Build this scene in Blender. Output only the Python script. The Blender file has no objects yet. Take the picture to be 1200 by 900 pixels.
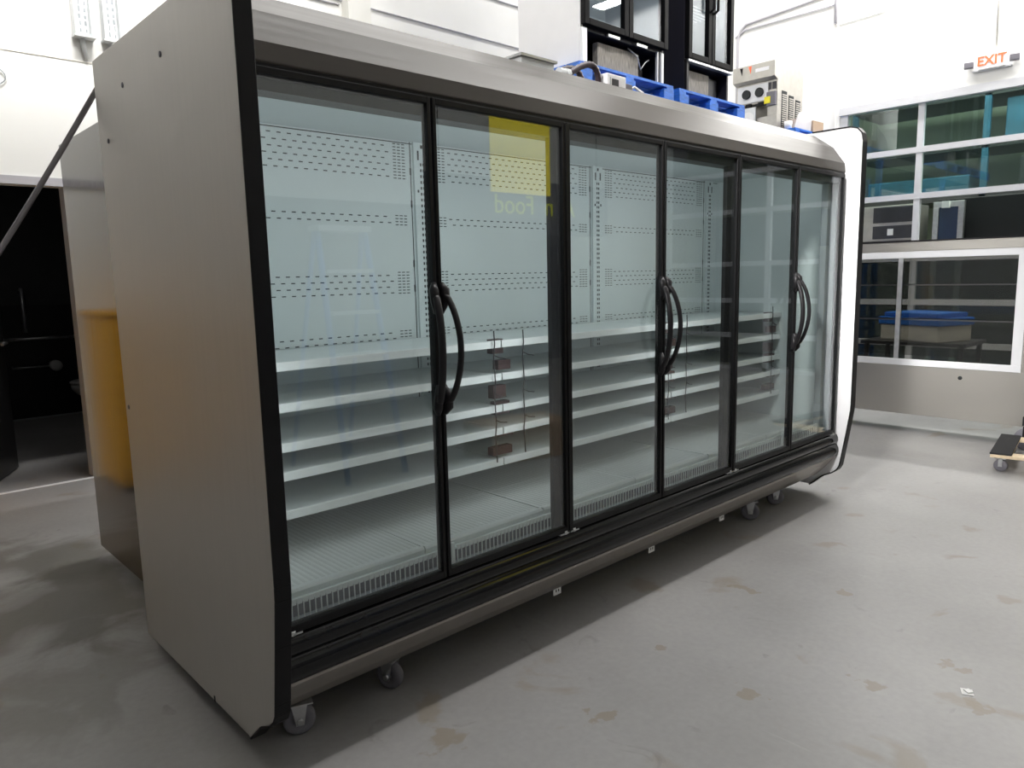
import bpy, bmesh, math, random
from mathutils import Vector, Matrix
random.seed(7)
C = bpy.context.scene.collection
PI = math.pi

# ------------------------------------------------------------------ materials
def new_mat(name):
    m = bpy.data.materials.new(name); m.use_nodes = True
    nt = m.node_tree; nt.nodes.clear()
    out = nt.nodes.new('ShaderNodeOutputMaterial')
    return m, nt, out

def mat(name, col, rough=.5, metal=0., var=0., scale=8., stretch=(1, 1, 1), rvar=0., bump=0., bscale=None, emit=0., spec=.5, alpha=1.):
    m, nt, out = new_mat(name)
    p = nt.nodes.new('ShaderNodeBsdfPrincipled')
    p.inputs['Base Color'].default_value = (*col, 1)
    p.inputs['Roughness'].default_value = rough
    p.inputs['Metallic'].default_value = metal
    p.inputs['Specular IOR Level'].default_value = spec
    p.inputs['Alpha'].default_value = alpha
    if emit:
        p.inputs['Emission Color'].default_value = (*col, 1); p.inputs['Emission Strength'].default_value = emit
    tc = nt.nodes.new('ShaderNodeTexCoord'); mp = nt.nodes.new('ShaderNodeMapping')
    mp.inputs['Scale'].default_value = stretch
    nt.links.new(tc.outputs['Object'], mp.inputs['Vector'])
    n = nt.nodes.new('ShaderNodeTexNoise'); n.inputs['Scale'].default_value = scale; n.inputs['Detail'].default_value = 5
    nt.links.new(mp.outputs[0], n.inputs['Vector'])
    if var:
        r = nt.nodes.new('ShaderNodeMapRange')
        r.inputs[1].default_value = .3; r.inputs[2].default_value = .7
        r.inputs[3].default_value = 1 - var; r.inputs[4].default_value = 1 + var
        nt.links.new(n.outputs['Fac'], r.inputs[0])
        mx = nt.nodes.new('ShaderNodeMix'); mx.data_type = 'RGBA'; mx.blend_type = 'MULTIPLY'
        mx.inputs[0].default_value = 1; mx.inputs[6].default_value = (*col, 1)
        nt.links.new(r.outputs[0], mx.inputs[7]); nt.links.new(mx.outputs[2], p.inputs['Base Color'])
    if rvar:
        r2 = nt.nodes.new('ShaderNodeMapRange')
        r2.inputs[1].default_value = .3; r2.inputs[2].default_value = .7
        r2.inputs[3].default_value = max(.02, rough - rvar); r2.inputs[4].default_value = rough + rvar
        nt.links.new(n.outputs['Fac'], r2.inputs[0]); nt.links.new(r2.outputs[0], p.inputs['Roughness'])
    if bump:
        b = nt.nodes.new('ShaderNodeBump'); b.inputs['Strength'].default_value = bump; b.inputs['Distance'].default_value = .002
        n2 = n
        if bscale:
            n2 = nt.nodes.new('ShaderNodeTexNoise'); n2.inputs['Scale'].default_value = bscale
            nt.links.new(mp.outputs[0], n2.inputs['Vector'])
        nt.links.new(n2.outputs['Fac'], b.inputs['Height']); nt.links.new(b.outputs[0], p.inputs['Normal'])
    nt.links.new(p.outputs[0], out.inputs['Surface'])
    return m

def glass_mat(name, tint=(.93, .96, .955), f0=.045, gain=1., haze=0., hazecol=(.8, .85, .85)):
    """clear pane: transparent body with a mirror coat that grows towards grazing angles (Schlick)"""
    m, nt, out = new_mat(name)
    tr = nt.nodes.new('ShaderNodeBsdfTransparent'); tr.inputs[0].default_value = (*tint, 1)
    gl = nt.nodes.new('ShaderNodeBsdfGlossy'); gl.inputs['Roughness'].default_value = .012; gl.inputs[0].default_value = (.95, .97, 1, 1)
    lw = nt.nodes.new('ShaderNodeLayerWeight'); lw.inputs[0].default_value = .5
    pw = nt.nodes.new('ShaderNodeMath'); pw.operation = 'POWER'; pw.inputs[1].default_value = 4.5
    nt.links.new(lw.outputs['Facing'], pw.inputs[0])
    ml = nt.nodes.new('ShaderNodeMath'); ml.operation = 'MULTIPLY_ADD'; ml.inputs[1].default_value = .8 * gain; ml.inputs[2].default_value = f0
    nt.links.new(pw.outputs[0], ml.inputs[0])
    mx = nt.nodes.new('ShaderNodeMixShader')
    nt.links.new(ml.outputs[0], mx.inputs[0]); nt.links.new(tr.outputs[0], mx.inputs[1]); nt.links.new(gl.outputs[0], mx.inputs[2])
    last = mx
    if haze:
        df = nt.nodes.new('ShaderNodeBsdfDiffuse'); df.inputs[0].default_value = (*hazecol, 1)
        m2 = nt.nodes.new('ShaderNodeMixShader'); m2.inputs[0].default_value = haze
        nt.links.new(mx.outputs[0], m2.inputs[1]); nt.links.new(df.outputs[0], m2.inputs[2]); last = m2
    nt.links.new(last.outputs[0], out.inputs['Surface'])
    return m

def concrete():
    m, nt, out = new_mat('worn_concrete')
    N = nt.nodes.new; L = nt.links.new
    p = N('ShaderNodeBsdfPrincipled'); p.inputs['Roughness'].default_value = .42
    tc = N('ShaderNodeTexCoord')
    def noise(sc, det=6, dist=0., stretch=None):
        n = N('ShaderNodeTexNoise'); n.inputs['Scale'].default_value = sc; n.inputs['Detail'].default_value = det; n.inputs['Distortion'].default_value = dist
        if stretch:
            mp = N('ShaderNodeMapping'); mp.inputs['Scale'].default_value = stretch; mp.inputs['Rotation'].default_value = (0, 0, .6)
            L(tc.outputs['Object'], mp.inputs[0]); L(mp.outputs[0], n.inputs['Vector'])
        else: L(tc.outputs['Object'], n.inputs['Vector'])
        return n
    def ramp(n, stops):
        r = N('ShaderNodeValToRGB'); e = r.color_ramp.elements
        e[0].position, e[0].color = stops[0][0], (*stops[0][1], 1); e[1].position, e[1].color = stops[-1][0], (*stops[-1][1], 1)
        for s in stops[1:-1]:
            k = e.new(s[0]); k.color = (*s[1], 1)
        L(n.outputs['Fac'] if 'Fac' in n.outputs else n.outputs[0], r.inputs[0]); return r
    def mix(a, b, f, mode='MIX'):
        x = N('ShaderNodeMix'); x.data_type = 'RGBA'; x.blend_type = mode
        if isinstance(f, float): x.inputs[0].default_value = f
        else: L(f, x.inputs[0])
        L(a, x.inputs[6])
        if isinstance(b, tuple): x.inputs[7].default_value = (*b, 1)
        else: L(b, x.inputs[7])
        return x.outputs[2]
    base = ramp(noise(.9, 8, .3), [(.3, (.235, .23, .228)), (.5, (.285, .281, .28)), (.7, (.325, .321, .32))]).outputs[0]
    fine = ramp(noise(38, 8), [(.3, (.95, .95, .95)), (.7, (1.04, 1.04, 1.04))]).outputs[0]
    c = mix(base, fine, 1., 'MULTIPLY')
    # rusty tan blots and scuffs
    blot = ramp(noise(3.1, 7, .6), [(.63, (0, 0, 0)), (.69, (.55, .55, .55)), (.8, (.7, .7, .7))]).outputs[0]
    c = mix(c, (.225, .19, .14), blot)
    dark = ramp(noise(5.3, 9, 1.2), [(.66, (0, 0, 0)), (.75, (.45, .45, .45))]).outputs[0]
    c = mix(c, (.13, .125, .12), dark)
    scr = ramp(noise(1.5, 10, .2, (14, 1, 1)), [(.66, (0, 0, 0)), (.72, (.25, .25, .25))]).outputs[0]
    c = mix(c, (.4, .395, .39), scr)
    # the separate tan spills seen on the floor (pigment, at their places)
    wob = noise(14, 6)
    for (sx, sy, rad) in ((1.647, -.983, .075), (1.281, -.724, .05), (.856, -.467, .05), (1.97, -1.153, .06), (1.75, -1.3, .06), (2.06, -.305, .07), (2.3, -.62, .05), (.42, -.2, .09), (1.35, -.35, .035)):
        vm = N('ShaderNodeVectorMath'); vm.operation = 'DISTANCE'; L(tc.outputs['Object'], vm.inputs[0]); vm.inputs[1].default_value = (sx, sy, 0)
        ad = N('ShaderNodeMath'); ad.operation = 'MULTIPLY_ADD'; ad.inputs[1].default_value = .28; L(wob.outputs['Fac'], ad.inputs[0]); L(vm.outputs['Value'], ad.inputs[2])
        mr = N('ShaderNodeMapRange'); mr.inputs[1].default_value = .135 + rad * .75; mr.inputs[2].default_value = .135 + rad * .5; mr.inputs[3].default_value = 0; mr.inputs[4].default_value = .6
        L(ad.outputs[0], mr.inputs[0])
        c = mix(c, (.215, .175, .12), mr.outputs[0])
    # shadow and brown damp staining painted into the slab left of the case
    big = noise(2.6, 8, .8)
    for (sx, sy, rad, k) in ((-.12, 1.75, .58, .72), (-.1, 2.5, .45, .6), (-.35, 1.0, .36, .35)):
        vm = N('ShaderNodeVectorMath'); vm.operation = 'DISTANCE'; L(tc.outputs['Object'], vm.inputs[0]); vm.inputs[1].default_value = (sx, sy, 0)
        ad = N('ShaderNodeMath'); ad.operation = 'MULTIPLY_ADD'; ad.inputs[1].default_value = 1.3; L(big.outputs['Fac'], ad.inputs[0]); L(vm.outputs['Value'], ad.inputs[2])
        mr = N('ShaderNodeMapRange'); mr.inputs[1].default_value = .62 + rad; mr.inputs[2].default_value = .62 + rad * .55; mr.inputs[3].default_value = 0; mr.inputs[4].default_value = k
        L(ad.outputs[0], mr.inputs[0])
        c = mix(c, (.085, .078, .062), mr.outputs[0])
    L(c, p.inputs['Base Color'])
    rr = N('ShaderNodeMapRange'); rr.inputs[3].default_value = .3; rr.inputs[4].default_value = .6
    L(noise(2.2, 5).outputs['Fac'], rr.inputs[0]); L(rr.outputs[0], p.inputs['Roughness'])
    b = N('ShaderNodeBump'); b.inputs['Strength'].default_value = .12; b.inputs['Distance'].default_value = .003
    L(noise(60, 6).outputs['Fac'], b.inputs['Height']); L(b.outputs[0], p.inputs['Normal'])
    L(p.outputs[0], out.inputs['Surface'])
    return m

M = dict(
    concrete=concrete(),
    wall=mat('white_painted_wall', (.86, .86, .84), .7, var=.02, scale=3, bump=.1, bscale=60),
    wall_cream=mat('cream_white_wall', (.84, .835, .79), .7, var=.02, scale=3),
    wall_grey=mat('grey_lower_wall', (.17, .18, .2), .7, var=.05),
    ceil=mat('ceiling_white', (.4, .4, .4), .8, var=.03),
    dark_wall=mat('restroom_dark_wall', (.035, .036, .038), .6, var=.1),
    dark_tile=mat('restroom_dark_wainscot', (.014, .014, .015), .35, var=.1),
    trim=mat('grey_door_trim', (.5, .49, .53), .5, var=.02),
    taupe=mat('taupe_metal_panel', (.54, .518, .49), .42, .55, var=.04, scale=60, stretch=(1, 1, .05), rvar=.05, bump=.05, bscale=500),
    taupe_b=mat('taupe_steel_panel_rear', (.125, .123, .119), .12, .9, var=.05, scale=60, stretch=(1, 1, .05), rvar=.04),
    canopy=mat('taupe_canopy_metal', (.092, .085, .078), .32, .0, var=.03, scale=40, stretch=(.05, 1, 1), rvar=.04, spec=.08),
    fascia=mat('taupe_fascia', (.36, .335, .305), .4, .6, var=.05, scale=20),
    black=mat('black_plastic', (.010, .010, .011), .42, var=.1, scale=20, spec=.16),
    black_deep=mat('black_cooler_frame', (.004, .004, .005), .5, var=.1, spec=.06),
    black_gloss=mat('black_gloss_bumper', (.008, .008, .009), .14, var=.1, scale=6, rvar=.04, spec=.3),
    black_soft=mat('black_satin_metal', (.014, .013, .015), .38, var=.1, spec=.25),
    rubber=mat('grey_rubber', (.16, .155, .18), .6, var=.05),
    zinc=mat('zinc_steel', (.55, .56, .57), .35, .9, var=.1, scale=30),
    steel=mat('brushed_steel', (.56, .54, .50), .32, 1., var=.015, scale=1.4),
    steel_m=mat('machine_steel', (.52, .50, .46), .35, .7, var=.06, scale=20),
    alu=mat('white_aluminium', (.72, .73, .76), .4, .3, var=.02),
    liner=mat('case_liner_white', (.66, .72, .725), .45, var=.02, scale=4),
    liner2=mat('case_ceiling_liner', (.55, .61, .63), .45, var=.02, scale=4),
    slot=mat('dark_slot', (.015, .018, .02), .7),
    shelf=mat('white_shelf_enamel', (.73, .77, .77), .4, var=.02),
    shelf_edge=mat('pale_shelf_edge', (.86, .88, .88), .35, var=.02),
    deck=mat('deck_pan_enamel', (.72, .74, .73), .38, var=.03, scale=10),
    deck2=mat('deck_groove', (.63, .65, .64), .5, var=.02),
    wire=mat('white_wire', (.85, .87, .87), .35, var=.02),
    jamb=mat('grey_plastic_jamb', (.33, .36, .38), .35, var=.03),
    white_panel=mat('white_panel', (.88, .88, .9), .3, var=.01),
    cable=mat('black_cable', (.02, .018, .02), .5),
    cord=mat('grey_rubber_cord', (.25, .235, .245), .5, var=.1),
    connector=mat('dark_red_connector', (.06, .03, .03), .5, var=.2),
    blue=mat('worn_blue_paint', (.03, .16, .62), .55, var=.3, scale=12, stretch=(1, 1, 4)),
    blue_lid=mat('blue_plastic_lid', (.01, .15, .6), .4, var=.05),
    beige=mat('beige_plastic', (.72, .69, .62), .5, var=.05),
    card=mat('brown_cardboard', (.42, .3, .2), .7, var=.08, stretch=(1, 1, 8)),
    card2=mat('pale_cardboard', (.55, .45, .36), .7, var=.06),
    amber=mat('amber_varnished_wood', (.85, .43, .03), .45, var=.12, scale=5, stretch=(1, 1, 9)),
    wood=mat('pale_bare_wood', (.68, .55, .38), .6, var=.12, scale=6, stretch=(1, 6, 6)),
    carpet=mat('black_carpet_pad', (.012, .012, .014), .9, var=.2, scale=80, bump=.5),
    fins=mat('dusty_condenser_fins', (.27, .25, .22), .7, .2, var=.35, scale=14, stretch=(8, 1, 1)),
    navy=mat('black_navy_cabinet', (.012, .012, .02), .35, var=.1),
    fridge_in=mat('grey_fridge_interior', (.5, .54, .58), .5, var=.05),
    hose=mat('purple_black_hose', (.035, .02, .03), .4),
    plastic_grey=mat('pale_grey_plastic', (.7, .72, .73), .45, var=.03),
    porcelain=mat('porcelain', (.5, .5, .5), .25, var=.02),
    red=mat('red_lettering', (.9, .16, .06), .5, var=.03, emit=.25),
    exit_white=mat('white_sign_face', (.9, .88, .86), .5, var=.02, emit=.1),
    yellow=mat('yellow_banner', (.95, .78, .03), .6, var=.03, emit=.8),  # glow stands in for light falling on the banner
    yellow_tag=mat('yellow_tag', (.85, .75, .03), .5, var=.03),
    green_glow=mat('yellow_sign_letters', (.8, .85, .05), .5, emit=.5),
    paper=mat('white_paper', (.85, .85, .85), .8, var=.03),
    clear=mat('frosted_clear_plastic', (.85, .84, .85), .3, alpha=.45, var=.02),
    olive=mat('pale_green_room_wall', (.36, .39, .32), .8, var=.08, scale=2),
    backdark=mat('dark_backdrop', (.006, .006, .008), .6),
    teal=mat('teal_blue_goods', (.03, .14, .25), .5, var=.25, scale=4),
    oven=mat('dark_oven_front', (.06, .06, .065), .35, .4, var=.1),
    blueglass=mat('blue_dark_panel', (.02, .04, .09), .15, var=.05),
    purple=mat('blue_print', (.1, .12, .5), .5),
    glass=glass_mat('door_glass', (.93, .955, .95), .055, 1.0, .009, (.8, .85, .86)),
    glass_win=glass_mat('green_window_glass', (.68, .77, .73), .07, .9, .05, (.22, .32, .32)),
    glass_ctr=glass_mat('counter_glass', (.72, .72, .70), .018, .35),
    glass_shelf=glass_mat('smoky_shelf_glass', (.5, .51, .48), .02, .4),
    glass_fr=glass_mat('fridge_glass', (.85, .88, .9), .05, 1.0),
)

# ------------------------------------------------------------------ mesh builder
class MB:
    def __init__(s): s.bm = bmesh.new(); s.mi = 0
    def _fin(s, faces):
        for f in faces: f.material_index = s.mi
    def quad(s, pts):
        f = s.bm.faces.new([s.bm.verts.new(p) for p in pts]); f.material_index = s.mi; return s
    def box(s, a, b, rot=None, about=None):
        x0, y0, z0 = a; x1, y1, z1 = b
        P = [Vector(p) for p in ((x0, y0, z0), (x1, y0, z0), (x1, y1, z0), (x0, y1, z0), (x0, y0, z1), (x1, y0, z1), (x1, y1, z1), (x0, y1, z1))]
        if rot is not None:
            c = Vector(about) if about else (Vector(a) + Vector(b)) / 2
            P = [c + rot @ (p - c) for p in P]
        v = [s.bm.verts.new(p) for p in P]
        s._fin([s.bm.faces.new([v[i] for i in q]) for q in ((0, 3, 2, 1), (4, 5, 6, 7), (0, 1, 5, 4), (1, 2, 6, 5), (2, 3, 7, 6), (3, 0, 4, 7))])
        return s
    def prism(s, prof, axis, a, b):
        """closed profile extruded along axis: 'x' takes (y,z), 'y' takes (x,z), 'z' takes (x,y)"""
        def pt(u, v, t): return {'x': (t, u, v), 'y': (u, t, v), 'z': (u, v, t)}[axis]
        A = [s.bm.verts.new(pt(u, v, a)) for u, v in prof]; B = [s.bm.verts.new(pt(u, v, b)) for u, v in prof]
        n = len(prof); F = []
        for i in range(n):
            j = (i + 1) % n; F.append(s.bm.faces.new((A[i], A[j], B[j], B[i])))
        F.append(s.bm.faces.new(A[::-1])); F.append(s.bm.faces.new(B)); s._fin(F); return s
    def strip(s, path, t, axis, a, b):
        """an open profile thickened by t on its left side, extruded"""
        off = []
        for i, p in enumerate(path):
            p0 = path[max(0, i - 1)]; p1 = path[min(len(path) - 1, i + 1)]
            d = Vector((p1[0] - p0[0], p1[1] - p0[1])); d.normalize()
            off.append((p[0] - d.y * t, p[1] + d.x * t))
        for i in range(len(path) - 1):
            s.prism([path[i], path[i + 1], off[i + 1], off[i]], axis, a, b)
        return s
    def tube(s, pts, r, seg=8, caps=True, flat=None):
        pts = [Vector(p) for p in pts]; rings = []
        up = Vector((0, 0, 1))
        for i, p in enumerate(pts):
            d = (pts[min(len(pts) - 1, i + 1)] - pts[max(0, i - 1)]).normalized()
            if i == 0:
                u = d.cross(up) if abs(d.dot(up)) < .95 else d.cross(Vector((1, 0, 0)))
            else:
                u = u - d * u.dot(d)
            u.normalize(); w = d.cross(u)
            rr = r[i] if isinstance(r, (list, tuple)) else r
            fu, fw = flat or (1, 1)
            rings.append([s.bm.verts.new(p + u * math.cos(2 * PI * k / seg) * rr * fu + w * math.sin(2 * PI * k / seg) * rr * fw) for k in range(seg)])
        F = []
        for a, b in zip(rings, rings[1:]):
            for k in range(seg):
                j = (k + 1) % seg; f = s.bm.faces.new((a[k], a[j], b[j], b[k])); f.smooth = True; F.append(f)
        if caps: F.append(s.bm.faces.new(rings[0][::-1])); F.append(s.bm.faces.new(rings[-1]))
        s._fin(F); return s
    def cyl(s, a, b, r, seg=16, r2=None): return s.tube([a, b], [r, r if r2 is None else r2], seg)
    def lathe(s, prof, c, axis='z', seg=24, rot=None, sx=1., sy=1.):
        """prof: (radius, height)"""
        c = Vector(c); rings = []
        for r, h in prof:
            ring = []
            for k in range(seg):
                a = 2 * PI * k / seg; u, v = math.cos(a) * r * sx, math.sin(a) * r * sy
                p = {'z': Vector((u, v, h)), 'y': Vector((u, h, v)), 'x': Vector((h, u, v))}[axis]
                if rot is not None: p = rot @ p
                ring.append(s.bm.verts.new(c + p))
            rings.append(ring)
        F = []
        for a, b in zip(rings, rings[1:]):
            for k in range(seg):
                j = (k + 1) % seg; f = s.bm.faces.new((a[k], a[j], b[j], b[k])); f.smooth = True; F.append(f)
        F.append(s.bm.faces.new(rings[0][::-1])); F.append(s.bm.faces.new(rings[-1])); s._fin(F); return s
    def build(s, name, m, parent=None, bevel=0., kind=None, label=None, smooth=0):
        off = root_loc(parent) if parent else Vector((0, 0, 0))
        bmesh.ops.recalc_face_normals(s.bm, faces=s.bm.faces)
        me = bpy.data.meshes.new(name)
        if off.length: bmesh.ops.translate(s.bm, verts=s.bm.verts, vec=-off)
        s.bm.to_mesh(me); s.bm.free()
        for x in (m if isinstance(m, (list, tuple)) else [m]): me.materials.append(M[x] if isinstance(x, str) else x)
        if smooth:
            for p in me.polygons: p.use_smooth = True
            me.set_sharp_from_angle(angle=math.radians(smooth))
        o = bpy.data.objects.new(name, me); C.objects.link(o)
        if parent: o.parent = parent
        if bevel:
            b = o.modifiers.new('bevel', 'BEVEL'); b.width = bevel; b.segments = 2; b.limit_method = 'ANGLE'; b.angle_limit = math.radians(40)
        if kind: o['kind'] = kind
        if label: o['label'] = label
        return o

def root_loc(o):
    while o.parent: o = o.parent
    return Vector(o.location)
def thing(name, loc, label, cat, group=None):
    o = bpy.data.objects.new(name, None); o.empty_display_size = .1; C.objects.link(o); o.location = loc
    o['label'] = label; o['category'] = cat
    if group: o['group'] = group
    return o
def tag(o, label, cat, group=None):
    o['label'] = label; o['category'] = cat
    if group: o['group'] = group
    return o
def struct(mb, name, m, **k): return mb.build(name, m, kind='structure', **k)
def dup(o, delta, label=None, group=None, parent=None):
    c = o.copy(); C.objects.link(c)
    if parent is None:
        c.location = Vector(o.location) + Vector(delta)
        if label: c['label'] = label
        if group: c['group'] = group
    else: c.parent = parent
    for ch in o.children: dup(ch, None, parent=c)
    return c
def dup_part(o, delta, parent):
    """a copy of a part (and its sub-parts) shifted inside its thing"""
    c = o.copy(); C.objects.link(c); c.parent = parent; c.location = Vector(o.location) + Vector(delta)
    for ch in o.children:
        d = ch.copy(); C.objects.link(d); d.parent = c
    return c
def text(name, body, size, loc, rot, m, parent=None, ext=.002, spacing=1., bold=0.):
    cu = bpy.data.curves.new(name, 'FONT'); cu.body = body; cu.size = size; cu.extrude = ext; cu.align_x = 'CENTER'; cu.align_y = 'CENTER'; cu.space_character = spacing; cu.offset = bold
    t = bpy.data.objects.new(name, cu); C.objects.link(t); bpy.context.view_layer.update()
    me = bpy.data.meshes.new_from_object(t.evaluated_get(bpy.context.evaluated_depsgraph_get()))
    bpy.data.objects.remove(t); me.name = name
    off = root_loc(parent) if parent else Vector((0, 0, 0))
    me.transform(Matrix.Translation(Vector(loc) - off) @ rot.to_4x4())
    me.materials.clear(); me.materials.append(M[m])
    o = bpy.data.objects.new(name, me); C.objects.link(o)
    if parent: o.parent = parent
    return o
def Rz(a): return Matrix.Rotation(a, 3, 'Z')

# ------------------------------------------------------------------ the room
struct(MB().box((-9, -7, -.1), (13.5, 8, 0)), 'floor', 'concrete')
WB = 4.14          # back wall plane
WR = 8.8           # right wall plane
HT = 7.0
DX0, DX1, DH = -.18, .543, 2.1
mb = MB()
mb.box((-9, WB, 0), (DX0, WB + .12, HT)).box((DX1, WB, 0), (WR + .2, WB + .12, HT)).box((DX0, WB, DH), (DX1, WB + .12, HT))
struct(mb, 'wall_back', 'wall')
WY0, WY1, WZ1 = -4.9, 2.27, 3.38         # big glazed overhead door opening in the right wall
mb = MB().box((WR, WY1, 0), (WR + .2, WB, HT)).box((WR, WY0, WZ1), (WR + .2, WY1, HT)).box((WR, -7, 0), (WR + .2, WY0, HT))
struct(mb, 'wall_right', 'wall')
mb = MB().box((-9, -7, 2.45), (WR, -6.85, HT)); mb.mi = 1; mb.box((-9, -7, 0), (WR, -6.85, 2.45))
struct(mb, 'wall_front', ['wall', 'wall_grey'])
struct(MB().box((-9.1, -7, 0), (-9, WB + .12, HT)), 'wall_left', 'wall')
struct(MB().box((-9, -7, HT), (WR + .2, WB + .12, HT + .1)), 'ceiling', 'ceil')
struct(MB().box((2.85, 4.03, 0), (3.08, WB, HT)), 'wall_pilaster', 'wall_cream')
# door trim, threshold, joint line
struct(MB().box((DX0 - .6, WB - .012, DH), (DX1 + .06, WB, DH + .055)), 'trim_1', 'trim')
struct(MB().box((DX1 - .012, WB - .012, 0), (DX1 + .02, WB + .13, DH)), 'trim_2', 'trim')
struct(MB().box((DX0, WB - .03, 0), (DX1, WB + .0, .006)), 'trim_3', 'white_panel')
struct(MB().box((-3, WB - .004, 2.965), (1.6, WB, 2.972)), 'trim_4', 'beige')
# restroom behind the doorway
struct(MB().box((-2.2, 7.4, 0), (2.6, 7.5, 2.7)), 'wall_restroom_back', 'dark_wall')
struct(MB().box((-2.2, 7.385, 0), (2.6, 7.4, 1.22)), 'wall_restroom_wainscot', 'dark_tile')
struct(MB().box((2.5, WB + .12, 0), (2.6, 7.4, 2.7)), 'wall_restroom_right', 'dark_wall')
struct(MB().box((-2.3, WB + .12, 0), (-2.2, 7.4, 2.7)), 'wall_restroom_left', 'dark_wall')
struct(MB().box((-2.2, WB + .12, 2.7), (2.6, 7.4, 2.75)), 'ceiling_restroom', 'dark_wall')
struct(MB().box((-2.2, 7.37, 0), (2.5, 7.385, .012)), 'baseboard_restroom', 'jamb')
# open door leaf
d = Vector((.41, .912, 0)).normalized(); rz = math.atan2(d.y, d.x)
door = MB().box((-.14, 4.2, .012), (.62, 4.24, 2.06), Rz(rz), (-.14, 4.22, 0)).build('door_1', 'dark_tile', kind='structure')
hp = Vector((-.14, 4.22, 0)) + d * .68
nrm = Vector((d.y, -d.x, 0))
mb = MB().cyl(hp + nrm * .02 + Vector((0, 0, .99)), hp + nrm * .06 + Vector((0, 0, .99)), .012)
mb.tube([hp + nrm * .06 + Vector((0, 0, .99)), hp + nrm * .06 - d * .11 + Vector((0, 0, .985))], .011, 8)
mb.build('door_lever', 'zinc', door)

# glazed overhead door in the right wall
win = MB()
yc = [2.27, 1.33, -.2, -1.7, -3.2, -4.9]
zr = [.0, .5, 1.0, 1.52, 2.253, 2.785, 3.40]
x0, x1 = WR + .03, WR + .09
win.box((WR - .02, WY0, WZ1 - .07), (WR + .1, WY1, WZ1 + .02))
for y in yc[1:-1]: win.box((x0, y - .034, 0), (x1, y + .034, WZ1))
win.box((x0 - .02, WY1 - .1, 0), (x1, WY1, WZ1)).box((x0 - .02, WY0, 0), (x1, WY0 + .1, WZ1))
win.build_z = None
for z in zr[1:-1]: win.box((x0 - .005, WY0, z - .033), (x1 + .005, WY1, z + .033))
win.box((x0, WY0, 0), (x1, WY1, .05))
w1 = win.build('window_1', 'alu', kind='structure')
for i in range(len(yc) - 1):
    for j in range(len(zr) - 1):
        if i > 2 : continue
        if j == 3: continue              # this row stands open right of the post
        MB().box((WR + .055, yc[i + 1] + .04, zr[j] + .04), (WR + .06, yc[i] - .04, zr[j + 1] - .04)).build('window_pane', 'glass_win', w1)
# the space beyond the glass
struct(MB().box((12.6, -7, 0), (12.7, 6, 5)), 'wall_far', 'olive')
struct(MB().box((9, 3.5, 0), (12.6, 3.6, 5)), 'wall_far_side', 'olive')
struct(MB().box((9, -7, 4.6), (12.7, 3.6, 4.7)), 'ceiling_far', 'olive')

# ------------------------------------------------------------------ THE DISPLAY CASE
L = 3.66
case = thing('refrigerated_display_case', (1.83, .55, 0), 'long taupe six-door glass refrigerated display case with empty white shelves, on casters', 'display case')
front = [(-.08, .60), (-.078, .56), (-.058, .42), (-.03, .24), (-.024, .205), (-.01, .18), (.02, .155), (.08, .125), (.16, .053)]
def end_panel(x0, x1, H, m, inner):
    top = [(.03, H), (-.01, H), (-.047, H - .012), (-.071, H - .04), (-.08, H - .085)]
    prof = [(1.09, .056), (1.09, H)] + top + front + [(.17, .056)]
    p = MB().prism(prof, 'x', x0 + (.004 if inner else 0), x1 - .004).build('end_panel', m, case, bevel=.003)
    path = ([(.22, H), (.03, H)] if inner else [(.1, H), (.03, H)]) + top[1:] + front
    MB().strip(path, -.007, 'x', x0 - .001, x1 + .001).build('edge_trim', 'black', p, label='black front edge trim', bevel=.002)
    return p
pl = end_panel(-.03, .016, 2.185, 'taupe', False)
pl['label'] = 'taupe metal side panel'
for (y, z) in ((.42, 2.06), (.78, 2.045), (.985, 1.9), (1.05, .96)):
    MB().lathe([(.009, 0), (.008, -.0025), (.002, -.003)], (-.03, y, z), 'x', 12).build('screw_cap', 'rubber', pl)
MB().box((-.031, .42, .055), (-.026, .43, .075)).build('screw_slot', 'slot', pl)
pr_ = end_panel(L + .005, L + .06, 2.225, 'white_panel', True); pr_['label'] = 'white inner face of the far end panel'
# canopy
cp = [(.03, 1.957), (.008, 1.972), (.014, 2.024), (.085, 2.122), (.20, 2.204), (1.08, 2.204), (1.08, 2.15), (.22, 2.15), (.06, 2.03)]
MB().prism(cp, 'x', .028, L + .004).build('canopy', 'canopy', case, bevel=.004, label='taupe metal canopy over the doors')
MB().prism([(.03, 1.935), (.03, 1.972), (.012, 1.97), (.012, 1.945)], 'x', .028, L).build('canopy_lip', 'black', case)
# outer back and underframe
MB().box((.028, 1.03, .2), (L, 1.08, 2.15)).build('back_shell', 'zinc', case)
MB().box((.03, .2, .19), (L, 1.03, .385)).build('base_tub', 'black_soft', case)
for y in (.2, .85):
    MB().box((.06, y, .118), (L - .04, y + .07, .19)).build('base_rail', 'black_soft', case)
# bumper and lower fascia
bp = [(.05, .41), (.012, .411), (-.006, .402), (-.014, .385), (-.016, .365), (-.010, .350), (-.003, .344), (-.011, .336), (-.019, .320), (-.022, .300), (-.019, .282), (-.008, .268), (.006, .262), (.05, .25)]
MB().prism(bp, 'x', .018, L + .004).build('bumper', 'black_gloss', case, smooth=50, label='glossy black rounded bumper rail')
fp = [(.004, .262), (.007, .25), (.062, .178), (.125, .118), (.16, .118), (.16, .19), (.06, .262)]
MB().prism(fp, 'x', .028, L + .004).build('lower_fascia', 'fascia', case, bevel=.003)
for x in (1.27, 1.93, 2.56):
    mb = MB().box((x, .135, .085), (x + .045, .139, .125)); mb.mi = 1
    mb.box((x + .012, .1345, .097), (x + .018, .1355, .108)).box((x + .027, .1345, .097), (x + .033, .1355, .108))
    mb.build('leveling_bracket', ['paper', 'slot'], case)
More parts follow.
